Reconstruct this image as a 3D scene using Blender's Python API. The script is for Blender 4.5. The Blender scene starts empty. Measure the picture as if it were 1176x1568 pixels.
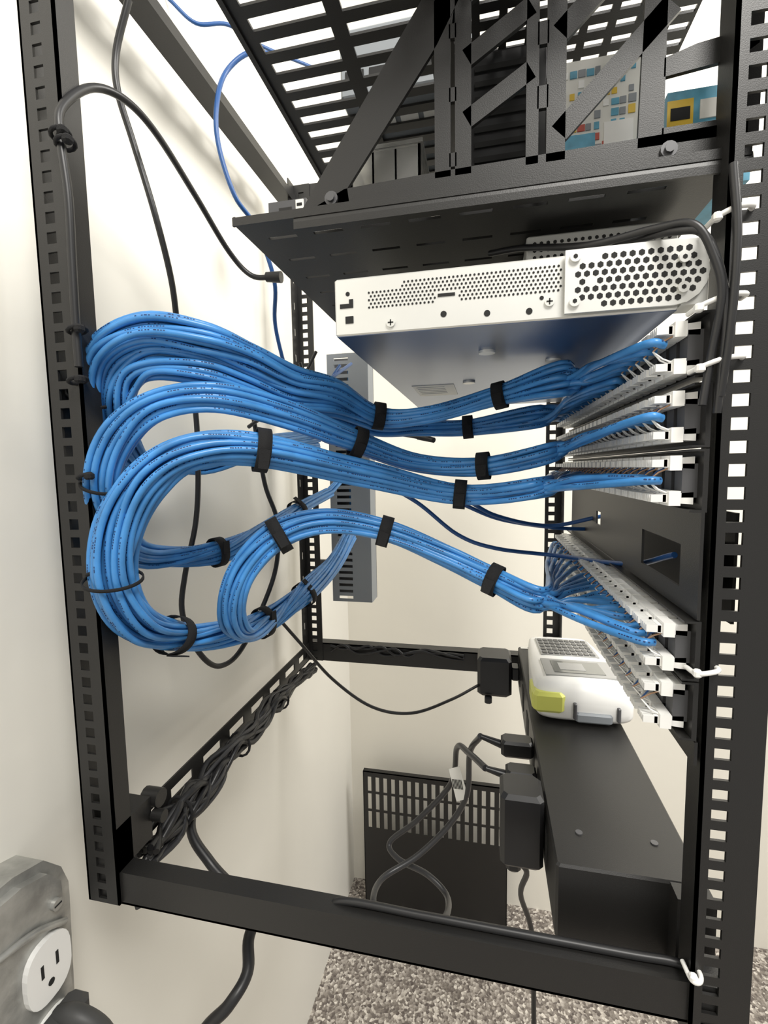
import bpy, math, random
from mathutils import Vector as V, Matrix
random.seed(7)
S=0.001
scene=bpy.context.scene
scene.view_settings.view_transform='Standard'

# ------------------------------------------------ materials
def mat(name,col,rough=.5,metal=0,bump=0,bscale=200,var=0,vscale=30,spec=.5,trans=0,emit=0):
    m=bpy.data.materials.new(name);m.use_nodes=True;nt=m.node_tree
    b=nt.nodes['Principled BSDF']
    b.inputs['Base Color'].default_value=(*col,1);b.inputs['Roughness'].default_value=rough
    b.inputs['Metallic'].default_value=metal;b.inputs['Specular IOR Level'].default_value=spec
    if trans: b.inputs['Transmission Weight'].default_value=trans
    tc=nt.nodes.new('ShaderNodeTexCoord')
    if var:
        n=nt.nodes.new('ShaderNodeTexNoise');n.inputs['Scale'].default_value=vscale;n.inputs['Detail'].default_value=4
        nt.links.new(tc.outputs['Object'],n.inputs['Vector'])
        r=nt.nodes.new('ShaderNodeValToRGB')
        r.color_ramp.elements[0].position=.3;r.color_ramp.elements[1].position=.7
        r.color_ramp.elements[0].color=(*[c*(1-var) for c in col],1)
        r.color_ramp.elements[1].color=(*[min(1,c*(1+var)) for c in col],1)
        nt.links.new(n.outputs['Fac'],r.inputs['Fac']);nt.links.new(r.outputs['Color'],b.inputs['Base Color'])
    if bump:
        n=nt.nodes.new('ShaderNodeTexNoise');n.inputs['Scale'].default_value=bscale;n.inputs['Detail'].default_value=3
        nt.links.new(tc.outputs['Object'],n.inputs['Vector'])
        bp=nt.nodes.new('ShaderNodeBump');bp.inputs['Strength'].default_value=bump;bp.inputs['Distance'].default_value=.002
        nt.links.new(n.outputs['Fac'],bp.inputs['Height']);nt.links.new(bp.outputs['Normal'],b.inputs['Normal'])
    return m
BLACK=mat('black_powder_coat',(.013,.0125,.012),.42,bump=.08,bscale=1400)
BLACK2=mat('black_plastic',(.012,.012,.013),.35)
VELC=mat('velcro_black',(.008,.008,.009),.9,bump=.4,bscale=1500)
BLUE=mat('blue_cable_jacket',(.055,.245,.58),.33,var=.18,vscale=40)
BLUED=mat('dark_blue_cable_jacket',(.015,.08,.26),.4)
INK=mat('cable_print_ink',(.008,.03,.12),.6)
BCAB=mat('black_cable_jacket',(.014,.014,.015),.4)
GCAB=mat('grey_black_cable',(.03,.03,.032),.35)
WALL=mat('painted_wall',(.86,.83,.745),.38,bump=.3,bscale=18,var=.015,vscale=2)
WALLL=mat('painted_wall_side',(.83,.81,.745),.42,bump=.6,bscale=12,var=.02,vscale=2)
SILV=mat('galvanised_steel',(.74,.74,.71),.38,metal=.5,var=.03,vscale=20)
SILVB=mat('underside_steel_reflection_tint',(.13,.165,.25),.3,metal=.85)  # same silver steel, reflection of the blue cables painted into the dark base colour
HOLE=mat('dark_hole',(.01,.01,.01),.8)
WHITE=mat('white_plastic',(.86,.855,.83),.35)
JACK=mat('clear_white_keystone',(.80,.80,.78),.3)
GREY=mat('grey_pvc_duct',(.24,.26,.28),.5)
GREYD=mat('grey_metal',(.10,.10,.105),.4,metal=.3)
KEYS=mat('keypad_grey',(.13,.13,.125),.5)
KEYB=mat('keypad_panel',(.36,.36,.35),.45)
CLEAR=mat('clear_plastic',(.9,.9,.88),.12,trans=.88)
YEL=mat('yellow_green_plastic',(.68,.70,.16),.4)
CYAN=mat('printed_blue_card',(.10,.35,.50),.5,var=.3,vscale=60)
YELC=mat('printed_yellow_card',(.75,.50,.04),.5)
RED=mat('printed_red',(.5,.08,.05),.5)
WIRE=mat('copper_pair_insulation',(.40,.24,.14),.5)
PAPER=mat('paper_label',(.78,.77,.72),.6)
SCREEN=mat('lcd_screen',(.22,.225,.21),.15)
BOXG=mat('galvanised_box',(.40,.40,.38),.38,metal=.55,bump=.35,bscale=90,var=.28,vscale=45)
RUB=mat('dark_grey_rubber',(.05,.05,.05),.5)

# carpet
CARP=bpy.data.materials.new('speckled_carpet');CARP.use_nodes=True
nt=CARP.node_tree;b=nt.nodes['Principled BSDF'];b.inputs['Roughness'].default_value=.95
tc=nt.nodes.new('ShaderNodeTexCoord');vo=nt.nodes.new('ShaderNodeTexVoronoi');vo.inputs['Scale'].default_value=170
nt.links.new(tc.outputs['Object'],vo.inputs['Vector'])
sp=nt.nodes.new('ShaderNodeSeparateColor');nt.links.new(vo.outputs['Color'],sp.inputs['Color'])
r=nt.nodes.new('ShaderNodeValToRGB');els=r.color_ramp.elements
els[0].position=0;els[0].color=(.12,.10,.09,1);els[1].position=1;els[1].color=(.72,.67,.60,1)
e=els.new(.45);e.color=(.26,.23,.20,1);e=els.new(.75);e.color=(.42,.38,.34,1)
nt.links.new(sp.outputs[0],r.inputs['Fac']);nt.links.new(r.outputs['Color'],b.inputs['Base Color'])
bp=nt.nodes.new('ShaderNodeBump');bp.inputs['Strength'].default_value=.8;bp.inputs['Distance'].default_value=.004
nt.links.new(vo.outputs['Distance'],bp.inputs['Height']);nt.links.new(bp.outputs['Normal'],b.inputs['Normal'])

# ------------------------------------------------ mesh builder (mm)
class B:
    def __init__(s): s.v=[];s.f=[];s.m=[];s.mats=[];s.sm=[]
    def mi(s,m):
        if m not in s.mats: s.mats.append(m)
        return s.mats.index(m)
    def add(s,vs,fs,m,smooth=False):
        o=len(s.v);i=s.mi(m);s.v+=[tuple(c*S for c in v) for v in vs]
        for f in fs: s.f.append([o+k for k in f]);s.m.append(i);s.sm.append(smooth)
    def box(s,x0,x1,y0,y1,z0,z1,m):
        vs=[(x,y,z) for x in(x0,x1) for y in(y0,y1) for z in(z0,z1)]
        s.add(vs,[(0,1,3,2),(4,6,7,5),(0,4,5,1),(2,3,7,6),(0,2,6,4),(1,5,7,3)],m)
    def rbox(s,x0,x1,y0,y1,z0,z1,m,c=2):
        def ring(z,i):
            a0,a1,b0,b1=x0+i,x1-i,y0+i,y1-i
            return [(a0+c,b0,z),(a1-c,b0,z),(a1,b0+c,z),(a1,b1-c,z),(a1-c,b1,z),(a0+c,b1,z),(a0,b1-c,z),(a0,b0+c,z)]
        vs=ring(z0,c*.8)+ring(z0+c,0)+ring(z1-c,0)+ring(z1,c*.8)
        fs=[]
        for k in range(3):
            for j in range(8): fs.append((k*8+j,k*8+(j+1)%8,k*8+8+(j+1)%8,k*8+8+j))
        fs.append(tuple(range(7,-1,-1)));fs.append(tuple(range(24,32)))
        s.add(vs,fs,m)
    def prism(s,poly,ext,m):
        n=len(poly);e=V(ext);vs=[tuple(p) for p in poly]+[tuple(V(p)+e) for p in poly]
        fs=[tuple(range(n)),tuple(range(2*n-1,n-1,-1))]+[(i,i+n,(i+1)%n+n,(i+1)%n) for i in range(n)]
        s.add(vs,fs,m)
    def xz(s,poly,y0,y1,m): s.prism([(x,y0,z) for x,z in poly],(0,y1-y0,0),m)
    def cyl(s,p0,p1,r,m,n=12,r1=None):
        p0=V(p0);p1=V(p1);t=(p1-p0).normalized();a=t.orthogonal().normalized();b=t.cross(a);r1=r if r1 is None else r1
        vs=[tuple(p0+(a*math.cos(k*6.28318/n)+b*math.sin(k*6.28318/n))*r) for k in range(n)]
        vs+=[tuple(p1+(a*math.cos(k*6.28318/n)+b*math.sin(k*6.28318/n))*r1) for k in range(n)]
        fs=[(k,(k+1)%n,(k+1)%n+n,k+n) for k in range(n)]
        s.add(vs,fs,m,True);s.add(vs[:n],[tuple(range(n-1,-1,-1))],m);s.add(vs[n:],[tuple(range(n))],m)
    def disc(s,c,nrm,r,m,n=6,rot=0):
        c=V(c);t=V(nrm).normalized();a=V((0,0,1)) if abs(t.z)<.9 else V((1,0,0));b=t.cross(a)
        vs=[tuple(c+(a*math.cos(rot+k*6.28318/n)+b*math.sin(rot+k*6.28318/n))*r) for k in range(n)]
        s.add(vs,[tuple(range(n))],m)
    def tube(s,path,r,m,n=8):
        pts=[V(p) for p in path];N=len(pts);vs=[];a=None
        for i,p in enumerate(pts):
            t=(pts[min(i+1,N-1)]-pts[max(i-1,0)])
            if t.length<1e-6: t=V((0,0,1))
            t.normalize()
            a=(t.orthogonal() if a is None else a-t*a.dot(t))
            if a.length<1e-5:a=t.orthogonal()
            a.normalize();b=t.cross(a);rr=r(i/(N-1)) if callable(r) else r
            for k in range(n): vs.append(tuple(p+(a*math.cos(k*6.28318/n)+b*math.sin(k*6.28318/n))*rr))
        fs=[(i*n+k,i*n+(k+1)%n,(i+1)*n+(k+1)%n,(i+1)*n+k) for i in range(N-1) for k in range(n)]
        s.add(vs,fs,m,True)
        s.add(vs[:n],[tuple(range(n-1,-1,-1))],m);s.add(vs[-n:],[tuple(range(n))],m)
    def grid(s,o,U,W,us,ws,solid,T,m):
        o=V(o);U=V(U);W=V(W);T=V(T)
        nu,nw=len(us)-1,len(ws)-1
        S_=[[solid(i,j) for j in range(nw)] for i in range(nu)]
        P=lambda u,w,t:tuple(o+U*u+W*w+(T if t else V((0,0,0))))
        def q(a,b,c,d): s.add([a,b,c,d],[(0,1,2,3)],m)
        for i in range(nu):
            for j in range(nw):
                if not S_[i][j]: continue
                u0,u1,w0,w1=us[i],us[i+1],ws[j],ws[j+1]
                for t in(0,1): q(P(u0,w0,t),P(u1,w0,t),P(u1,w1,t),P(u0,w1,t))
                if i==0 or not S_[i-1][j]: q(P(u0,w0,0),P(u0,w0,1),P(u0,w1,1),P(u0,w1,0))
                if i==nu-1 or not S_[i+1][j]: q(P(u1,w0,0),P(u1,w0,1),P(u1,w1,1),P(u1,w1,0))
                if j==0 or not S_[i][j-1]: q(P(u0,w0,0),P(u0,w0,1),P(u1,w0,1),P(u1,w0,0))
                if j==nw-1 or not S_[i][j+1]: q(P(u0,w1,0),P(u0,w1,1),P(u1,w1,1),P(u1,w1,0))
    def obj(s,name,parent=None):
        me=bpy.data.meshes.new(name);me.from_pydata(s.v,[],s.f)
        for m in s.mats: me.materials.append(m)
        me.polygons.foreach_set('material_index',s.m);me.polygons.foreach_set('use_smooth',s.sm)
        me.update();o=bpy.data.objects.new(name,me);bpy.context.collection.objects.link(o)
        if parent:o.parent=parent
        return o
def empty(name):
    e=bpy.data.objects.new(name,None);bpy.context.collection.objects.link(e);return e
def cr(pts,n=8):
    p=[V(q) for q in pts];p=[p[0]*2-p[1]]+p+[p[-1]*2-p[-2]];out=[]
    for i in range(1,len(p)-2):
        a,b,c,d=p[i-1:i+3]
        for k in range(n):
            t=k/n;out.append(.5*((2*b)+(c-a)*t+(2*a-5*b+4*c-d)*t*t+(3*b-a-3*c+d)*t**3))
    out.append(p[-2]);return out
def slots(a,b,pitch,w,off):
    c=[a];x=a+off
    while x+w<b: c+= [x,x+w];x+=pitch
    c.append(b);return c

# ------------------------------------------------ room
q=B();q.box(-470,2600,1345,1400,0,2700,WALL);q.obj('wall_back')
q=B();q.box(-470,-412,-900,1345,0,2700,WALLL);q.obj('wall_left')
q=B();q.box(-470,2600,-900,1400,-40,0,CARP);q.obj('floor')

# ------------------------------------------------ rack
rack=empty('open_frame_server_rack')
def post(name,x0,x1,y,hx0,hx1,pitch,hh,z0,z1,webx,wd,zoff=4,webslot=True):
    q=B();ws=slots(z0,z1,pitch,hh,zoff)
    q.grid((0,y,0),(1,0,0),(0,0,1),[x0,hx0,hx1,x1],ws,lambda i,j:not(i==1 and j%2==1),(0,2.2,0),BLACK)
    for wx in webx:
        if webslot:
            w2=slots(z0,z1,pitch*3,14,20)
            q.grid((wx,y,0),(0,1,0),(0,0,1),[0,wd*.4,wd*.65,wd],w2,lambda i,j:not(i==1 and j%2==1),(2,0,0),BLACK)
        else: q.box(wx,wx+2,min(y,y+wd),max(y,y+wd),z0,z1,BLACK)
    q.obj(name,rack)
post('post_near_left',-356,-323,330,-345,-336,15.4,9,920,1830,[-356,-325],20,webslot=False)
post('post_near_right',139,175,330,146,156,14.2,7.6,900,1830,[139],22,webslot=False)
post('post_far_left',-350,-318,860,-339,-329,15.6,9,930,1830,[-350],-24)
post('post_far_right',100,128,860,106,116,15.6,9,930,1830,[126],-24)
q=B()
q.box(-356,173,333,354,919,921,BLACK);q.box(-356,173,333,335,919,950,BLACK)
q.box(-356,173,335,350,948,950,BLACK)
q.obj('rail_bottom_near',rack)
q=B();q.box(-356,128,862,864,930,966,BLACK);q.box(-356,128,862,886,964,966,BLACK);q.obj('rail_bottom_far',rack)
q=B();q.box(-356,128,862,864,1795,1830,BLACK);q.obj('rail_top_far',rack)
q=B()
us=slots(345,862,62,40,28)
q.grid((-346,0,0),(0,1,0),(0,0,1),us,[930,942,954,966],lambda i,j:not(j==1 and i%2==1),(-2,0,0),BLACK)
q.box(-356,-346,345,862,930,932,BLACK)
q.obj('rail_bottom_side',rack)
q=B()
us=slots(335,862,62,34,28)
q.grid((-372,0,0),(0,1,0),(0,0,1),us,[1800,1812,1820,1832],lambda i,j:not(j==1 and i%2==1),(-2,0,0),GREYD)
q.box(-374,-345,335,862,1798,1800,BLACK)
q.box(-347,-345,335,862,1800,1812,BLACK)
q.obj('rail_top_side',rack)
q=B();q.box(-350,-323,332,376,950,992,BLACK);q.cyl((-336,385,985),(-318,385,985),9,BLACK);q.cyl((-322,378,972),(-310,378,972),6,BLACK);q.obj('corner_gusset',rack)

# ------------------------------------------------ vented cantilever shelf (lower) + side bracket
sh=empty('vented_rack_shelf')
q=B()
xs=slots(-188,155,38,24,16)
ysl=[342]
for k in range(9): ysl+=[368+k*40,372+k*40]
ysl.append(790)
q.grid((0,0,1496),(1,0,0),(0,1,0),xs,ysl,lambda i,j:not(j%2==1 and i%2==1),(0,0,2),BLACK)
q.box(-188,-186,342,790,1498,1501,BLACK)
q.box(-188,155,341,343,1494,1500,BLACK)
q.obj('shelf_tray',sh)
q=B();y0,y1=350,353
def strip(a,b,w,):
    a=V((a[0],0,a[1]));b=V((b[0],0,b[1]));t=(b-a).normalized();n=V((-t.z,0,t.x))*w/2
    p=[a+n,b+n,b-n,a-n];q.xz([(v.x,v.z) for v in p],y0,y1,BLACK)
q.xz([(-139,1499),(-43,1630),(6,1702),(26,1702),(-20,1622),(-34,1598),(-100,1514),(-98,1499)],y0,y1,BLACK)
q.xz([(-38,1596),(-25,1600),(-12,1627),(-12,1702),(4,1702),(-43,1634)],y0+.4,y1-.4,BLACK)
q.xz([(-138,1499),(156,1499),(156,1519),(-36,1516),(-102,1514)],y0,y1,BLACK)
q.xz([(-36,1512),(-25,1512),(-25,1640),(-36,1625)],y0,y1,BLACK)
q.xz([(-22,1512),(-11,1512),(-11,1702),(-22,1702)],y0,y1,BLACK)
for z in(1518,1560,1600,1640): q.xz([(-26,z),(-21,z),(-21,z+9),(-26,z+9)],y0,y1,BLACK)
for z in(1547,1586,1625): strip((-14,z),(28,z+24),12)
q.xz([(25,1512),(33,1512),(33,1702),(25,1702)],y0,y1,BLACK)
q.xz([(38,1512),(50,1512),(50,1702),(38,1702)],y0,y1,BLACK)
for z in(1546,1585,1625): q.xz([(32,z),(39,z),(39,z+14),(32,z+14)],y0,y1,BLACK)
strip((46,1529),(112,1594),13);strip((46,1590),(112,1650),13)
q.xz([(94,1512),(109,1512),(109,1702),(98,1702)],y0,y1,BLACK)
q.xz([(108,1512),(156,1512),(156,1522),(108,1522)],y0,y1,BLACK)
q.xz([(108,1563),(126,1568),(160,1572),(160,1562),(150,1556),(108,1552)],y0,y1,BLACK)
q.xz([(154,1512),(162,1512),(162,1702),(140,1702),(130,1640),(136,1632),(146,1580),(154,1560)],y0,y1,BLACK)
q.xz([(-30,1690),(160,1690),(160,1704),(-22,1704)],y0,y1,BLACK)
prof=[(353,1500),(349,1500),(345,1499),(342,1496),(341,1491),(341,1486),(343,1486),(343.5,1491),(346,1495.5),(353,1496.5)]
q.prism([(-139,y,z) for y,z in prof],(295,0,0),BLACK)
for x in(-112,112): q.cyl((x,348,1508),(x,351,1508),5,GREYD);q.cyl((x,346,1508),(x,349,1508),3,GREYD,8)
o=q.obj('shelf_side_bracket',sh)
q=B()
xs=slots(-182,-30,70,58,9);ys=slots(280,800,20,10.5,8)
q.grid((0,0,1640),(1,0,0),(0,1,0),xs,ys,lambda i,j:not(j%2==1 and i%2==1),(0,0,2),BLACK)
xs=slots(-30,150,20,14,4);ys=slots(280,800,14,6,6)
q.grid((0,0,1640),(1,0,0),(0,1,0),xs,ys,lambda i,j:not(j%2==1 and i%2==1),(0,0,2),BLACK)
q.box(-186,-182,280,800,1638,1650,BLACK)
q.obj('vented_upper_plate',sh)
q=B();q.box(-320,-260,690,720,1672,1708,GREYD);q.box(-303,-283,689,690,1681,1698,BLACK);q.box(-276,-264,688,690,1674,1706,PAPER)
for k in range(3): q.box(-274,-266,687.5,688,1679+k*9,1683+k*9,HOLE)
q.obj('shelf_rear_bracket',sh)

# things on the shelf
q=B();q.rbox(-20,46,402,560,1499,1630,BLACK2,3)
for k in range(10): q.box(-10,36,400.5,402,1515+k*11,1519+k*11,HOLE)
q.obj('black_power_adapter_box')
q=B()
# thin-walled clear case with lid
for a in((-106,-50,380,382,1500,1557),(-106,-50,448,450,1500,1557),(-106,-104,380,450,1500,1557),(-52,-50,380,450,1500,1557),(-106,-50,380,450,1499,1501),(-108,-48,378,452,1556,1559)): q.box(*a,CLEAR)
q.rbox(-98,-76,390,436,1503,1530,GREY,2);q.rbox(-72,-58,390,436,1503,1538,WHITE,2)
q.box(-88,-86.5,380,380.6,1503,1555,JACK);q.box(-70,-68.5,380,380.6,1503,1555,JACK)
q.obj('clear_plastic_storage_box')
q=B();q.box(52,108,400,430,1499,1608,PAPER)
random.seed(3)
for i in range(9):
    for j in range(12):
        if random.random()<.62:
            w=random.uniform(3,5.4);q.box(54+i*5.8,54+i*5.8+w,399.3,400,1596-j*7.5,1600-j*7.5+random.uniform(0,2),random.choice([CYAN,CYAN,CYAN,RED,GREY,GREY,YELC,WHITE]))
q.box(54,78,399.1,400,1520,1556,CYAN);q.box(84,104,399,400,1522,1562,WHITE);q.box(90,98,398.8,399,1530,1540,GREY)
q.obj('printed_card_stack')
q=B();q.box(120,172,380,450,1499,1562,CYAN);q.box(120,136,379.3,380,1518,1556,YELC);q.box(138,160,379.3,380,1525,1532,PAPER);q.box(123,133,379,379.4,1526,1537,HOLE)
q.box(140,158,379,380,1542,1554,PAPER);q.box(122,134,379,379.4,1543,1551,HOLE)
q.obj('blue_yellow_product_box')
q=B();q.rbox(-130,-10,440,640,1643,1700,GREY,2);q.box(-60,-50,439,440,1650,1680,WHITE)
for k in range(5): q.box(-125+k*22,-108+k*22,439,440,1652,1664,HOLE);q.box(-125+k*22,-108+k*22,470,485,1642.4,1643,WHITE)
q.obj('small_network_switch')

# ------------------------------------------------ white steel appliance
dv=empty('rackmount_network_appliance')
q=B();q.rbox(-110,120,345,780,1408.5,1449,SILV,1)
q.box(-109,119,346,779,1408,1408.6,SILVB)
F=344.7
for row in range(7):
    for k in range(46):
        x=-84+k*2.9+(row%2)*1.45;z=1427+row*2.6
        if -36<x<-20 and row<3: continue
        if x<-60 and row>4: continue
        q.disc((x,F,z),(0,-1,0),.85,HOLE,6)
for x,z,r in((-100,1438,1.6),(-30,1418,2.2),(0,1416,2.2),(28,1415,2.2),(36,1423,1.4)): q.disc((x,F,z),(0,-1,0),r,HOLE,12)
for x,z in((-68,1415),(41,1420)):
    q.cyl((x,345,z),(x,343.5,z),3.2,SILV,16);q.box(x-2,x+2,343.2,343.5,z-.4,z+.4,HOLE);q.box(x-.4,x+.4,343.2,343.5,z-2,z+2,HOLE)
for x0,x1,z0,z1 in((-106,-96,1428,1431),(-99,-96,1431,1434),(-102,-96,1417,1422),(-34,-22,1430,1432)): q.box(x0,x1,344.4,345,z0,z1,HOLE)
for x,y in((0,420),(-20,560),(60,470)): q.cyl((x,y,1408.5),(x,y,1406),7,SILV,16)
q.box(-88,-38,570,650,1407.4,1408,PAPER)
for k in range(5): q.box(-84,-50,580+k*12,583+k*12,1407.2,1407.4,GREY)
q.obj('chassis',dv)
q=B();pl=[(50,1410),(50,1450)]+[(116+19*math.sin(a),1430+20*math.cos(a)) for a in [k*math.pi/8 for k in range(9)]]
q.xz(pl,340,342,SILV)
for row in range(7):
    for k in range(15):
        x=58+k*5.4+(row%2)*2.7;z=1414.5+row*4.9
        if row in(3,) and k in(1,): continue
        if (x-116)**2+(z-1430)**2>16.5**2 and x>114: continue
        if row in(0,6) and k<3: continue
        q.disc((x,339.8,z),(0,-1,0),2.05,HOLE,6)
for x,z in((56,1445),(56,1417),(120,1438),(120,1420)): q.cyl((x,340,z),(x,338,z),3.4,SILV,16);q.disc((x,337.8,z),(0,-1,0),1.5,HOLE,6)
q.box(120,135,342,360,1410,1450,SILV)
q.obj('rack_ear',dv)
q=B();q.rbox(30,137,400,760,1455,1488,SILV,1)
for row in range(5):
    for k in range(20): q.disc((36+k*5,399.6,1461+row*5.2),(0,-1,0),1.5,HOLE,6)
q.obj('perforated_steel_appliance')

# ------------------------------------------------ patch panels
rows=[1383,1340,1299,1188,1147]
NP=24
jy=lambda j:346+j*18.4
for ri,z in enumerate(rows):
    pp=empty('patch_panel')
    q=B();q.box(133,136,332,792,z-20,z+20,BLACK);q.box(126,133,332,792,z-20,z-18.5,BLACK);q.box(126,133,332,792,z+18.5,z+20,BLACK);q.obj('panel_frame',pp)
    q=B()
    for j in range(NP):
        y=jy(j);w=6.2
        q.box(124,133,y-w,y+w,z-11,z+11,GREYD)
        for sg in(-1,1):
            zz=z+sg*11.5
            q.prism([(131,y-w,zz-4),(131,y-w,zz+4),(113,y-w,zz+2.6),(113,y-w,zz-2.6)],(0,2*w,0),WHITE)
            q.box(116,123,y-w-1.8,y+w+1.8,zz-4.8,zz+4.8,WHITE)
            for k in range(4): q.box(106,115,y-w+k*3.5,y-w+k*3.5+2.2,zz-2.4,zz+2.4,JACK)
        for c,(dy,dz) in enumerate(((-4,8),(2,8),(-4,-8),(2,-8))):
            q.tube([(106,y,z),(111,y+dy*.8,z+dz*.7),(116,y+dy,z+dz)],.6,[WIRE,BLUED,WHITE,WHITE][c],5)
    q.obj('keystone_jacks',pp)
q=B()
q.grid((133,0,0),(0,1,0),(0,0,1),[332,362,446,600,622,792],[1209,1224,1238,1254,1279],lambda i,j:not((i==1 and j in(1,2)) or (i==3 and j==2)),(2,0,0),BLACK)
q.box(156,158,340,560,1205,1278,BLACK);q.box(135,156,362,363,1222,1256,BLACK)  # black backing added behind the opening so it shows dark, not the bright wall
q.obj('blank_rack_panel')
q=B();q.box(135,137,332,792,1110,1126,BLACK);q.obj('narrow_blank_panel')

# ------------------------------------------------ PDU + label printer + adapters
q=B();q.rbox(56,165,372,845,924,990,BLACK,2)
for x in(80,140): q.cyl((x,410,990),(x,410,991),3,GREYD,10)
for y in(440,500,560,640,720,800): q.box(55.2,56,y-14,y+14,942,972,HOLE)
q.box(139,165,357,372,924,990,BLACK);q.box(60,72,835,845,990,990.6,PAPER)
q.obj('rackmount_power_distribution_unit')
lp=empty('handheld_label_printer')
HH=lambda y:52-(y-606)*.105
q=B();secs=[(590,28,.90,9),(593,40,.97,5),(599,48,1.02,1)]+[(y,HH(y),w,0) for y,w in((606,1.05),(640,1.06),(680,1.04),(730,.98),(780,.92),(815,.85))]+[(832,16,.78,4)]
N=36;vs=[];fs=[]
for y,h,wf,lift in secs:
    cx=119;hw=56*wf
    for k in range(N):
        a=k*2*math.pi/N;c,s_=math.cos(a),math.sin(a)
        x=cx+hw*math.copysign(abs(c)**.42,c);z=991+lift+(h-lift)/2+(h-lift)/2*math.copysign(abs(s_)**.4,s_);vs.append((x,y,z))
for i in range(len(secs)-1):
    for k in range(N): fs.append((i*N+k,i*N+(k+1)%N,(i+1)*N+(k+1)%N,(i+1)*N+k))
fs+= [tuple(range(N-1,-1,-1)),tuple(range((len(secs)-1)*N,len(secs)*N))]
q.add(vs,fs,WHITE,True);q.obj('printer_body',lp)
q=B()
def top(x0,x1,ya,yb,h0,h1,m):
    q.prism([(x0,ya,991+HH(ya)+h0),(x1,ya,991+HH(ya)+h0),(x1,yb,991+HH(yb)+h0),(x0,yb,991+HH(yb)+h0)],(0,0,h1-h0),m)
top(76,164,614,684,-3,1.2,KEYB);top(88,150,624,674,0,2.0,SCREEN);top(96,128,634,664,0,2.4,KEYB)
top(80,160,706,800,-4,1.0,KEYB)
for k in range(9):
    for r_ in range(5): top(83+k*8.3,89+k*8.3,710+r_*18,721+r_*18,0,2.4,KEYS)
q.obj('printer_screen_and_keys',lp)
q=B();q.rbox(58,96,587,614,1004,1030,YEL,4);q.rbox(57,66,594,636,1004,1028,YEL,3);q.obj('tape_cutter_lever',lp)
q=B();q.rbox(108,150,586,596,996,1008,GREY,2);q.rbox(105,109,585,594,1000,1020,GREYD,1);q.rbox(155,159,586,596,1000,1018,GREYD,1);q.obj('printer_base_trim',lp)
def adapter(name,parts,cab=None):
    q=B()
    for p in parts:q.rbox(*p[:6],BLACK2,p[6])
    return q.obj(name)
adapter('power_adapter',[(-14,42,775,830,926,992,5),(42,55,790,815,950,972,2),(-2,10,765,776,918,930,2)])
adapter('power_adapter',[(14,54,432,470,926,1000,4),(20,34,440,458,914,927,3)])
q=B();q.rbox(18,55,545,567,966,986,BLACK2,3);q.cyl((20,556,976),(-6,556,984),5,BLACK2,10,3)
q.rbox(22,55,505,527,955,975,BLACK2,3);q.cyl((22,516,965),(0,516,970),5,BLACK2,10,3);q.obj('power_plug')

# ------------------------------------------------ vented panel standing on floor
q=B()
xs=slots(-353,60,23.5,11,14);zs=[0,250,302,308,358,364,410,425]
q.grid((0,1262,0),(1,0,0),(0,0,1),xs,zs,lambda i,j:not(i%2==1 and j in(1,3,5)),(0,3,0),BLACK)
q.box(-353,-351,1262,1278,0,425,BLACK);q.box(58,60,1262,1278,0,425,BLACK);q.box(-353,60,1262,1278,423,425,BLACK)
q.obj('vented_blank_panel')

# ------------------------------------------------ slotted wire duct
q=B();ws=slots(1037,1538,13,6,6)
q.grid((0,915,0),(1,0,0),(0,0,1),[-312,-298,-268,-228],ws,lambda i,j:not(i==1 and j%2==1),(0,2,0),GREY)
q.box(-312,-310,917,960,1037,1538,GREY);q.box(-230,-228,917,960,1037,1538,GREY);q.box(-312,-228,958,960,1037,1538,GREYD)
q.box(-350,-312,930,940,1100,1120,GREYD);q.box(-350,-312,884,940,1100,1104,GREYD)
q.obj('slotted_wire_duct')

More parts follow.
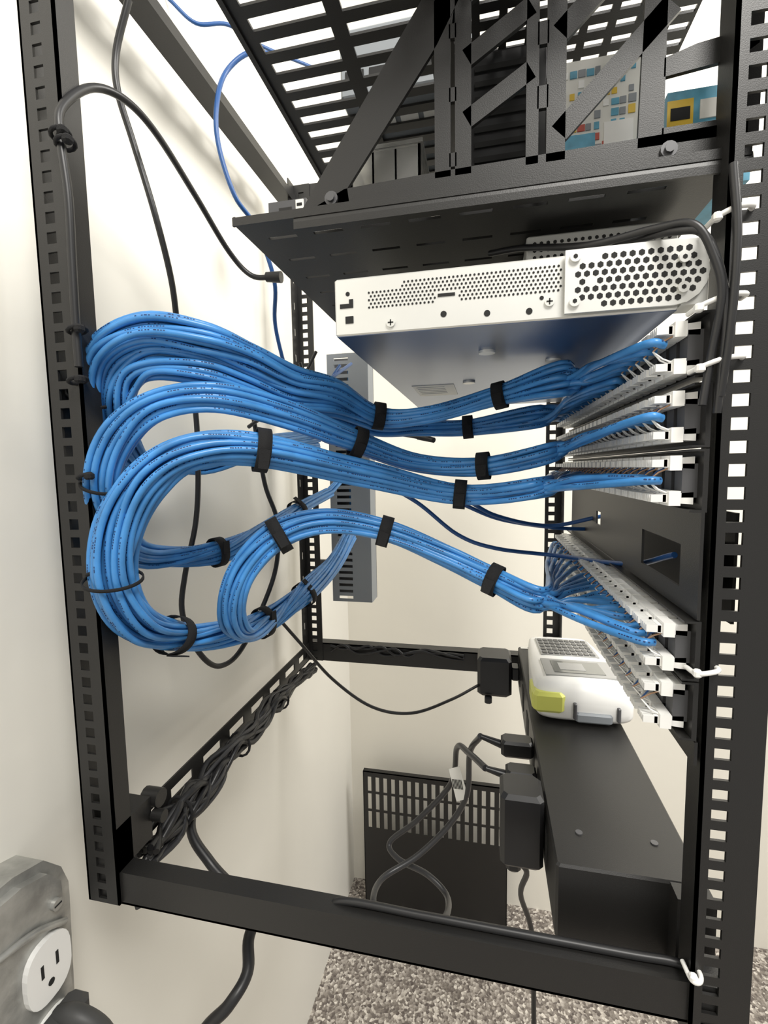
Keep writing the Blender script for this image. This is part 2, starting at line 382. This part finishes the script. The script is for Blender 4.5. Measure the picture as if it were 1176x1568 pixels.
# ------------------------------------------------ blue cable bundles
def frame(c,i):
    t=(c[min(i+1,len(c)-1)]-c[max(i-1,0)]).normalized()
    n1=(V((0,1,0))-t*t.y).normalized();n2=t.cross(n1);return t,n1,n2
def bundle(name,pts,n,row,jacks,ties=(),thin=(),rad=2.8,mid=None,m=BLUE):
    e=empty(name)
    c=[V(p[:3]) for p in pts]
    q=B();ga=2.39996
    for s_ in range(n):
        rr=math.sqrt((s_+.5)/n);an=s_*ga;ctrl=[]
        if row is not None:
            y=jy(jacks[s_%len(jacks)])
            b0=c[0]
            ctrl+=[V((113,y,row)),V((102,y+random.uniform(-1,1),row+random.uniform(-1.5,1.5)))]
            midp=V((98,y,row))*.5+b0*.5+V((0,0,random.uniform(-5,5)));ctrl.append(midp)
        for i,p in enumerate(pts):
            t,n1,n2=frame(c,i);R=max(p[3]-rad,1);off=p[4] if len(p)>4 else 0
            w=.17 if p[3]>15 else .08
            a=an+.25*i+random.uniform(-w,w);k=rr+random.uniform(-w,w)*.8
            ctrl.append(c[i]+n2*(off+R*k*math.cos(a))+n1*(R*.8*k*math.sin(a)))
        path=cr(ctrl,7)
        q.tube(path,rad,m,10)
        acc=random.uniform(0,60)
        for i in range(1,len(path)-1):
            a_=path[i];b_=path[i+1];L=(b_-a_).length;t=(b_-a_).normalized()
            s0=0
            while s0<L:
                if (acc+s0)%75<34:
                    n_=V((0,-1,0))+V((0,0,.35));n_=n_-t*n_.dot(t)
                    if n_.length>.2 and random.random()<.7:
                        n_.normalize();w_=t.cross(n_);p=a_+t*s0+n_*(rad+.03)
                        q.add([tuple(p+t*.8+w_*.45),tuple(p+t*.8-w_*.45),tuple(p-t*.6-w_*.45),tuple(p-t*.6+w_*.45)],[(0,1,2,3)],INK)
                s0+=2.2
            acc+=L
    q.obj('cable_strands',e)
    q=B()
    for i,w in [(i,6) for i in ties]+[(i,1.3) for i in thin]:
        t,n1,n2=frame(c,i);R=pts[i][3]+(1.4 if w>5 else .4);off=pts[i][4] if len(pts[i])>4 else 0;o=c[i]+n2*off
        N=28;vs=[];fs=[]
        for rr,tt in((R,-w),(R+1.4,-w),(R+1.4,w),(R,w)):
            for k in range(N):
                a=k*2*math.pi/N;vs.append(tuple(o+t*tt+n2*rr*math.cos(a)+n1*rr*.84*math.sin(a)))
        for j in range(4):
            for k in range(N): fs.append((j*N+k,j*N+(k+1)%N,((j+1)%4)*N+(k+1)%N,((j+1)%4)*N+k))
        q.add(vs,fs,VELC,True)
        if w>5:
            p=o-n1*(R*.84+1)-n2*R*.1
            q.prism([tuple(p-t*w*.8),tuple(p+t*w*.8),tuple(p+t*w*.7+n2*R*.9-n1*2),tuple(p-t*w*.7+n2*R*.9-n1*2)],tuple(-n1*1.4),VELC)
    q.obj('velcro_ties',e)
bundle('blue_ethernet_cable_bundle',[(72,460,1388,17),(13,500,1382,11),(-57,500,1366,10),(-115,505,1364,12,-3),(-151,460,1380,14,-8),(-183,425,1385,16,-9),(-212,395,1402,18,-10),(-237,368,1411,19,-11),(-276,352,1416,20,-11),(-314,350,1405,20,-9),(-335,355,1376,19,-4),(-352,385,1340,18),(-368,450,1312,18),(-356,530,1325,17),(-312,620,1348,15),(-288,780,1368,13)],19,1387,list(range(19)),ties=(1,3),thin=(10,))
bundle('blue_ethernet_cable_bundle',[(60,555,1366,14),(-22,580,1358,11),(-80,560,1358,11),(-119,520,1363,13,6),(-151,465,1380,14,10),(-183,430,1383,15,10),(-212,400,1400,17,10),(-237,375,1408,17,10),(-275,360,1413,17,10),(-307,358,1402,17,11),(-324,362,1376,17,10),(-344,395,1340,17,8),(-362,455,1314,16),(-350,530,1320,16),(-312,620,1342,14),(-290,780,1355,12)],14,1379,[23,21,19,17,15,14,12,11,9,8,6,5,20,22],ties=(1,))
bundle('blue_ethernet_cable_bundle',[(62,460,1324,11),(-3,480,1311,11),(-70,485,1315,11),(-125,455,1336,13),(-183,412,1361,15),(-227,368,1372,15),(-268,346,1364,16),(-299,338,1338,17),(-317,338,1300,17),(-326,362,1258,17),(-345,420,1224,17),(-314,500,1214,15),(-297,580,1228,14),(-286,680,1249,13),(-275,800,1268,12)],17,1340,[0,1,2,3,4,5,6,8,10,12,13,15,16,18,19,20,22],ties=(1,3,11,13),thin=(8,))
bundle('blue_ethernet_cable_bundle',[(50,450,1290,11),(-26,478,1283,12),(-116,445,1306,15),(-195,388,1328,17),(-240,355,1328,19),(-270,335,1306,22),(-293,326,1268,23),(-302,326,1222,23),(-299,345,1180,22),(-303,398,1149,20),(-290,460,1128,18),(-274,530,1120,17),(-255,620,1132,16),(-252,740,1146,14),(-254,860,1180,12)],21,1299,[0,1,2,3,4,5,6,7,8,9,10,12,13,14,15,17,18,19,20,22,23],ties=(1,3,9,11,12),thin=(7,))
bundle('blue_ethernet_cable_bundle',[(50,438,1188,14),(7,460,1201,13),(-42,470,1222,13),(-100,460,1247,13),(-158,450,1257,15),(-201,430,1246,16),(-229,412,1216,17),(-245,410,1180,17),(-256,440,1146,17),(-268,510,1120,15),(-252,620,1140,14),(-248,740,1160,12),(-252,860,1200,10)],18,1188,[0,1,2,3,4,5,6,7,8,9,10,11,13,15,17,19,21,23],ties=(1,3,5))
bundle('blue_ethernet_cable_bundle',[(-275,800,1268,9),(-270,880,1300,9),(-270,938,1350,9),(-270,938,1420,9),(-268,938,1520,9)],6,None,[])
bundle('blue_ethernet_cable_bundle',[(-254,860,1190,10),(-262,905,1205,9),(-270,938,1240,9),(-270,938,1330,9),(-268,938,1500,9)],6,None,[])

# ------------------------------------------------ single cables
def cable(name,paths,r,m):
    q=B()
    for p in paths:q.tube(cr(p,8),r,m,10)
    return q.obj(name)
cable('black_power_cable',[[(-327,420,1749),(-344,420,1707),(-345,420,1673),(-339,430,1631),(-327,440,1568),(-327,460,1512),(-335,480,1457),(-334,500,1388),(-334,500,1312),(-341,500,1249),(-345,480,1190),(-344,470,1146),(-325,470,1101),(-317,500,1073),(-306,540,1087),(-290,600,1165),(-292,620,1236),(-309,620,1292),(-322,620,1384)]],3.2,BCAB)
cable('black_power_cable',[[(-319,325,1395),(-319,325,1429),(-318,325,1476),(-317,325,1524),(-320,325,1565),(-322,330,1592),(-321,360,1628),(-314,390,1639),(-313,430,1636),(-319,500,1617),(-315,560,1583),(-296,580,1560),(-265,580,1555)]],3.3,BCAB)
q=B();q.cyl((-275,580,1556),(-255,580,1554),6,BLACK2,12,7);q.obj('cable_connector')
cable('blue_patch_cable',[[(-408,600,1926),(-382,620,1908),(-351,650,1925),(-327,700,1934),(-271,800,1966)]],2.4,BLUED)
cable('blue_patch_cable',[[(-271,640,1860),(-294,600,1840),(-320,580,1805),(-323,560,1751),(-322,560,1706),(-309,570,1653),(-297,600,1628),(-283,620,1567),(-302,660,1519),(-300,700,1440)]],3,BLUED)
cable('black_power_cable',[[(-288,600,1104),(-263,620,1060),(-229,660,990),(-173,680,941),(-114,700,926),(-56,740,933),(-12,780,943)]],2.4,BCAB)
cable('black_power_cable',[[(0,516,970),(-20,560,958),(-37,600,939),(-47,620,873),(-94,620,812),(-135,620,771),(-119,600,765),(-75,580,767),(-47,560,758),(-52,500,785),(-108,500,773),(-130,500,792),(-131,550,779),(-88,580,793),(-46,600,830),(-24,600,876),(-20,590,940),(-6,556,984)]],3.8,GCAB)
cable('black_adapter_cable',[[(27,450,922),(41,460,901),(37,480,856),(51,500,792),(54,500,700),(60,520,300),(70,600,6)]],2.8,BCAB)
cable('black_power_cable',[[(-345,480,925),(-327,440,905),(-296,425,885),(-270,420,868),(-229,400,867),(-226,380,853),(-217,360,843),(-225,340,832),(-253,330,798),(-280,320,700)]],5.5,BCAB)
cable('black_power_cable',[[(2,420,1487),(27,400,1480),(67,360,1460),(102,337,1456),(119,324,1450),(129,321,1430),(134,321,1408),(132,326,1375),(128,325,1345)],[(60,420,1470),(90,360,1458),(112,330,1450),(126,322,1440),(137,322,1400),(136,325,1340)],[(137,322,1480),(140,320,1440),(139,320,1390),(137,324,1350)]],2.4,BCAB)
cable('blue_patch_cable',[[(-150,600,1300),(-89,600,1267),(-36,600,1225),(12,600,1208),(85,620,1197),(136,500,1212),(150,420,1236)]],2.6,BLUED)
cable('blue_patch_cable',[[(-120,600,1300),(-36,600,1274),(13,620,1247),(82,660,1230),(143,640,1245)],[(-110,620,1300),(-30,620,1262),(20,640,1240),(90,680,1225),(140,690,1222)]],2.6,BLUED)
cable('blue_patch_cable',[[(-249,800,1489),(-262,760,1450),(-285,730,1430),(-290,720,1390),(-270,760,1360),(-240,800,1350)],[(-240,840,1500),(-250,780,1470),(-270,740,1440),(-268,730,1400)],[(-262,860,1440),(-250,780,1390),(-225,800,1330),(-240,830,1290)]],2.8,BLUED)
cable('black_power_cable',[[(-255,700,1490),(-275,690,1450),(-300,640,1400),(-320,600,1370)],[(-225,800,1380),(-180,760,1370),(-120,720,1360),(-85,700,1352)],[(-290,720,1480),(-280,740,1420),(-275,760,1380)]],2.6,BCAB)
q=B();q.cyl((-305,640,1398),(-285,665,1435),8,BLACK2,12,6);q.cyl((-100,708,1357),(-75,690,1350),5,BLACK2,12,4);q.obj('inline_cable_connector')
q=B()
for k in range(15):
    pts=[]
    for i in range(12):
        t=i/11;y=375+t*440;sp_=13-6*t;x=-332+t*12+random.uniform(-sp_,sp_);z=928+18*math.sin(t*2.6)+random.uniform(-sp_*1.5,sp_*1.2);pts.append((x,y,z))
    q.tube(cr(pts,5),2.8+.6*(k%3),BCAB if k%3 else GCAB,7)
for k in range(3): 
    y=430+k*130;q.tube([(-332+15*math.cos(a),y,934+17*math.sin(a)) for a in [j*6.283/14 for j in range(15)]],1.8,VELC,6)
q.tube(cr([(-345,372,945),(-335,362,930),(-325,352,912),(-320,350,900)],6),4,RUB,8)
q.obj('black_cable_loom')
q=B()
for k in range(3): q.tube(cr([(-300+i*26,857+random.uniform(-3,3),962+random.uniform(-12,6)) for i in range(11)],4),2.5,BCAB,7)
q.obj('black_cable_loom')
cable('black_cable_along_rail',[[(-128,346,930),(-118,344,951),(-50,343,953),(0,343,953),(100,343,953),(136,343,953),(150,340,945)]],3.0,BCAB)
q=B();q.prism([(-48,598,908),(-34,598,914),(-22,598,870),(-38,598,864)],(0,1,0),PAPER)
for k in range(7): q.prism([(-44+k*1.9,597.4,895),(-43+k*1.9,597.4,895.3),(-40.5+k*1.9,597.4,882.3),(-41.5+k*1.9,597.4,882)],(0,.4,0),HOLE)
q.obj('barcode_cable_tag')
q=B()
for x,z,d in((141,1457,1),(137,1408,1.3),(138,1372,1.2),(138,1178,.7),(140,962,.35)):
    q.tube(cr([(x-11*d,338,z-4*d),(x-9*d,326,z-3*d),(x,323,z),(x+9*d,326,z+1),(x+10*d,335,z+1)],5),1.6,WHITE,8)
    q.rbox(x-12*d,x-12*d+5,323,328,z-6*d,z-6*d+5,WHITE,1)
q.obj('white_cable_ties')
q=B()
for x,z in((-321,1570),(-317,1563),(-319,1424),(-322,1385),(-320,1308),(-318,1228)):
    q.tube([(x+6*math.cos(a),326+7*math.sin(a),z+2*math.cos(a)) for a in [j*6.283/12 for j in range(13)]],1.7,VELC,6)
    q.rbox(x+2,x+9,319,326,z-3,z+3,VELC,1.5)
q.obj('black_cable_ties')

# ------------------------------------------------ electrical outlet box
ob=empty('electrical_outlet_box')
q=B()
def yz(poly,x0,x1,m): q.prism([(x0,y,z) for y,z in poly],(x1-x0,0,0),m)
yz([(215,980),(285,978),(312,970),(328,950),(334,930),(334,915),(330,800),(215,800)],-412,-382,BOXG)
yz([(225,972),(285,970),(308,962),(320,945),(323,800),(225,800)],-382,-374,BOXG)
for y,z in((312,930),(250,962)):
    q.cyl((-374,y,z),(-370,y,z),5,BOXG,14);q.box(-370,-369.6,y-3.5,y+3.5,z-.6,z+.6,HOLE)
q.tube(cr([(-374,262,930),(-371,290,925),(-371,318,908)],5),3,BOXG,8)
q.obj('steel_box',ob)
q=B()
for zc in(882,812):
    oval=[(299+21*math.copysign(abs(math.cos(a))**.8,math.cos(a)),zc+28*math.copysign(abs(math.sin(a))**.7,math.sin(a))) for a in [k*6.28318/28 for k in range(28)]]
    yz(oval,-376,-369,WHITE)
    for dy in(-7,7): q.box(-369,-368.6,299+dy-1.3,299+dy+1.3,zc-2,zc+10,HOLE)
    q.cyl((-369,299,zc-12),(-368.5,299,zc-12),3,HOLE,12)
q.obj('receptacle',ob)
q=B();q.tube(cr([(-366,300,835),(-345,300,840),(-325,305,820),(-320,310,770)],6),9,RUB,12);q.rbox(-372,-350,285,320,800,842,RUB,4);q.obj('plugged_cord',ob)

# ------------------------------------------------ camera
cam=bpy.data.cameras.new('camera');co=bpy.data.objects.new('camera',cam);bpy.context.collection.objects.link(co)
M3=Matrix(((.9771,-.0033,.2128),(.2121,.0932,-.9728),(-.0167,.9956,.0918)))
co.matrix_world=Matrix.Translation((0,0,1.31))@M3.to_4x4()
cam.sensor_fit='VERTICAL';cam.sensor_height=36;cam.lens=36*720/1568;cam.clip_start=.01
scene.camera=co
# ------------------------------------------------ light
w=bpy.data.worlds.new('world');scene.world=w;w.use_nodes=True
w.node_tree.nodes['Background'].inputs[0].default_value=(1,.975,.925,1);w.node_tree.nodes['Background'].inputs[1].default_value=.60
def area(n,loc,tgt,size,power,col=(1,.97,.915)):
    l=bpy.data.lights.new(n,'AREA');l.size=size;l.energy=power;l.color=col
    o=bpy.data.objects.new(n,l);bpy.context.collection.objects.link(o);o.location=loc
    o.rotation_euler=(V(tgt)-V(loc)).to_track_quat('-Z','Y').to_euler()
area('ceiling_light_panel',(.45,-.45,2.5),(0,.6,1.1),.5,26)
area('ceiling_light_panel',(1.3,.7,2.55),(0,.95,1.0),.7,36)
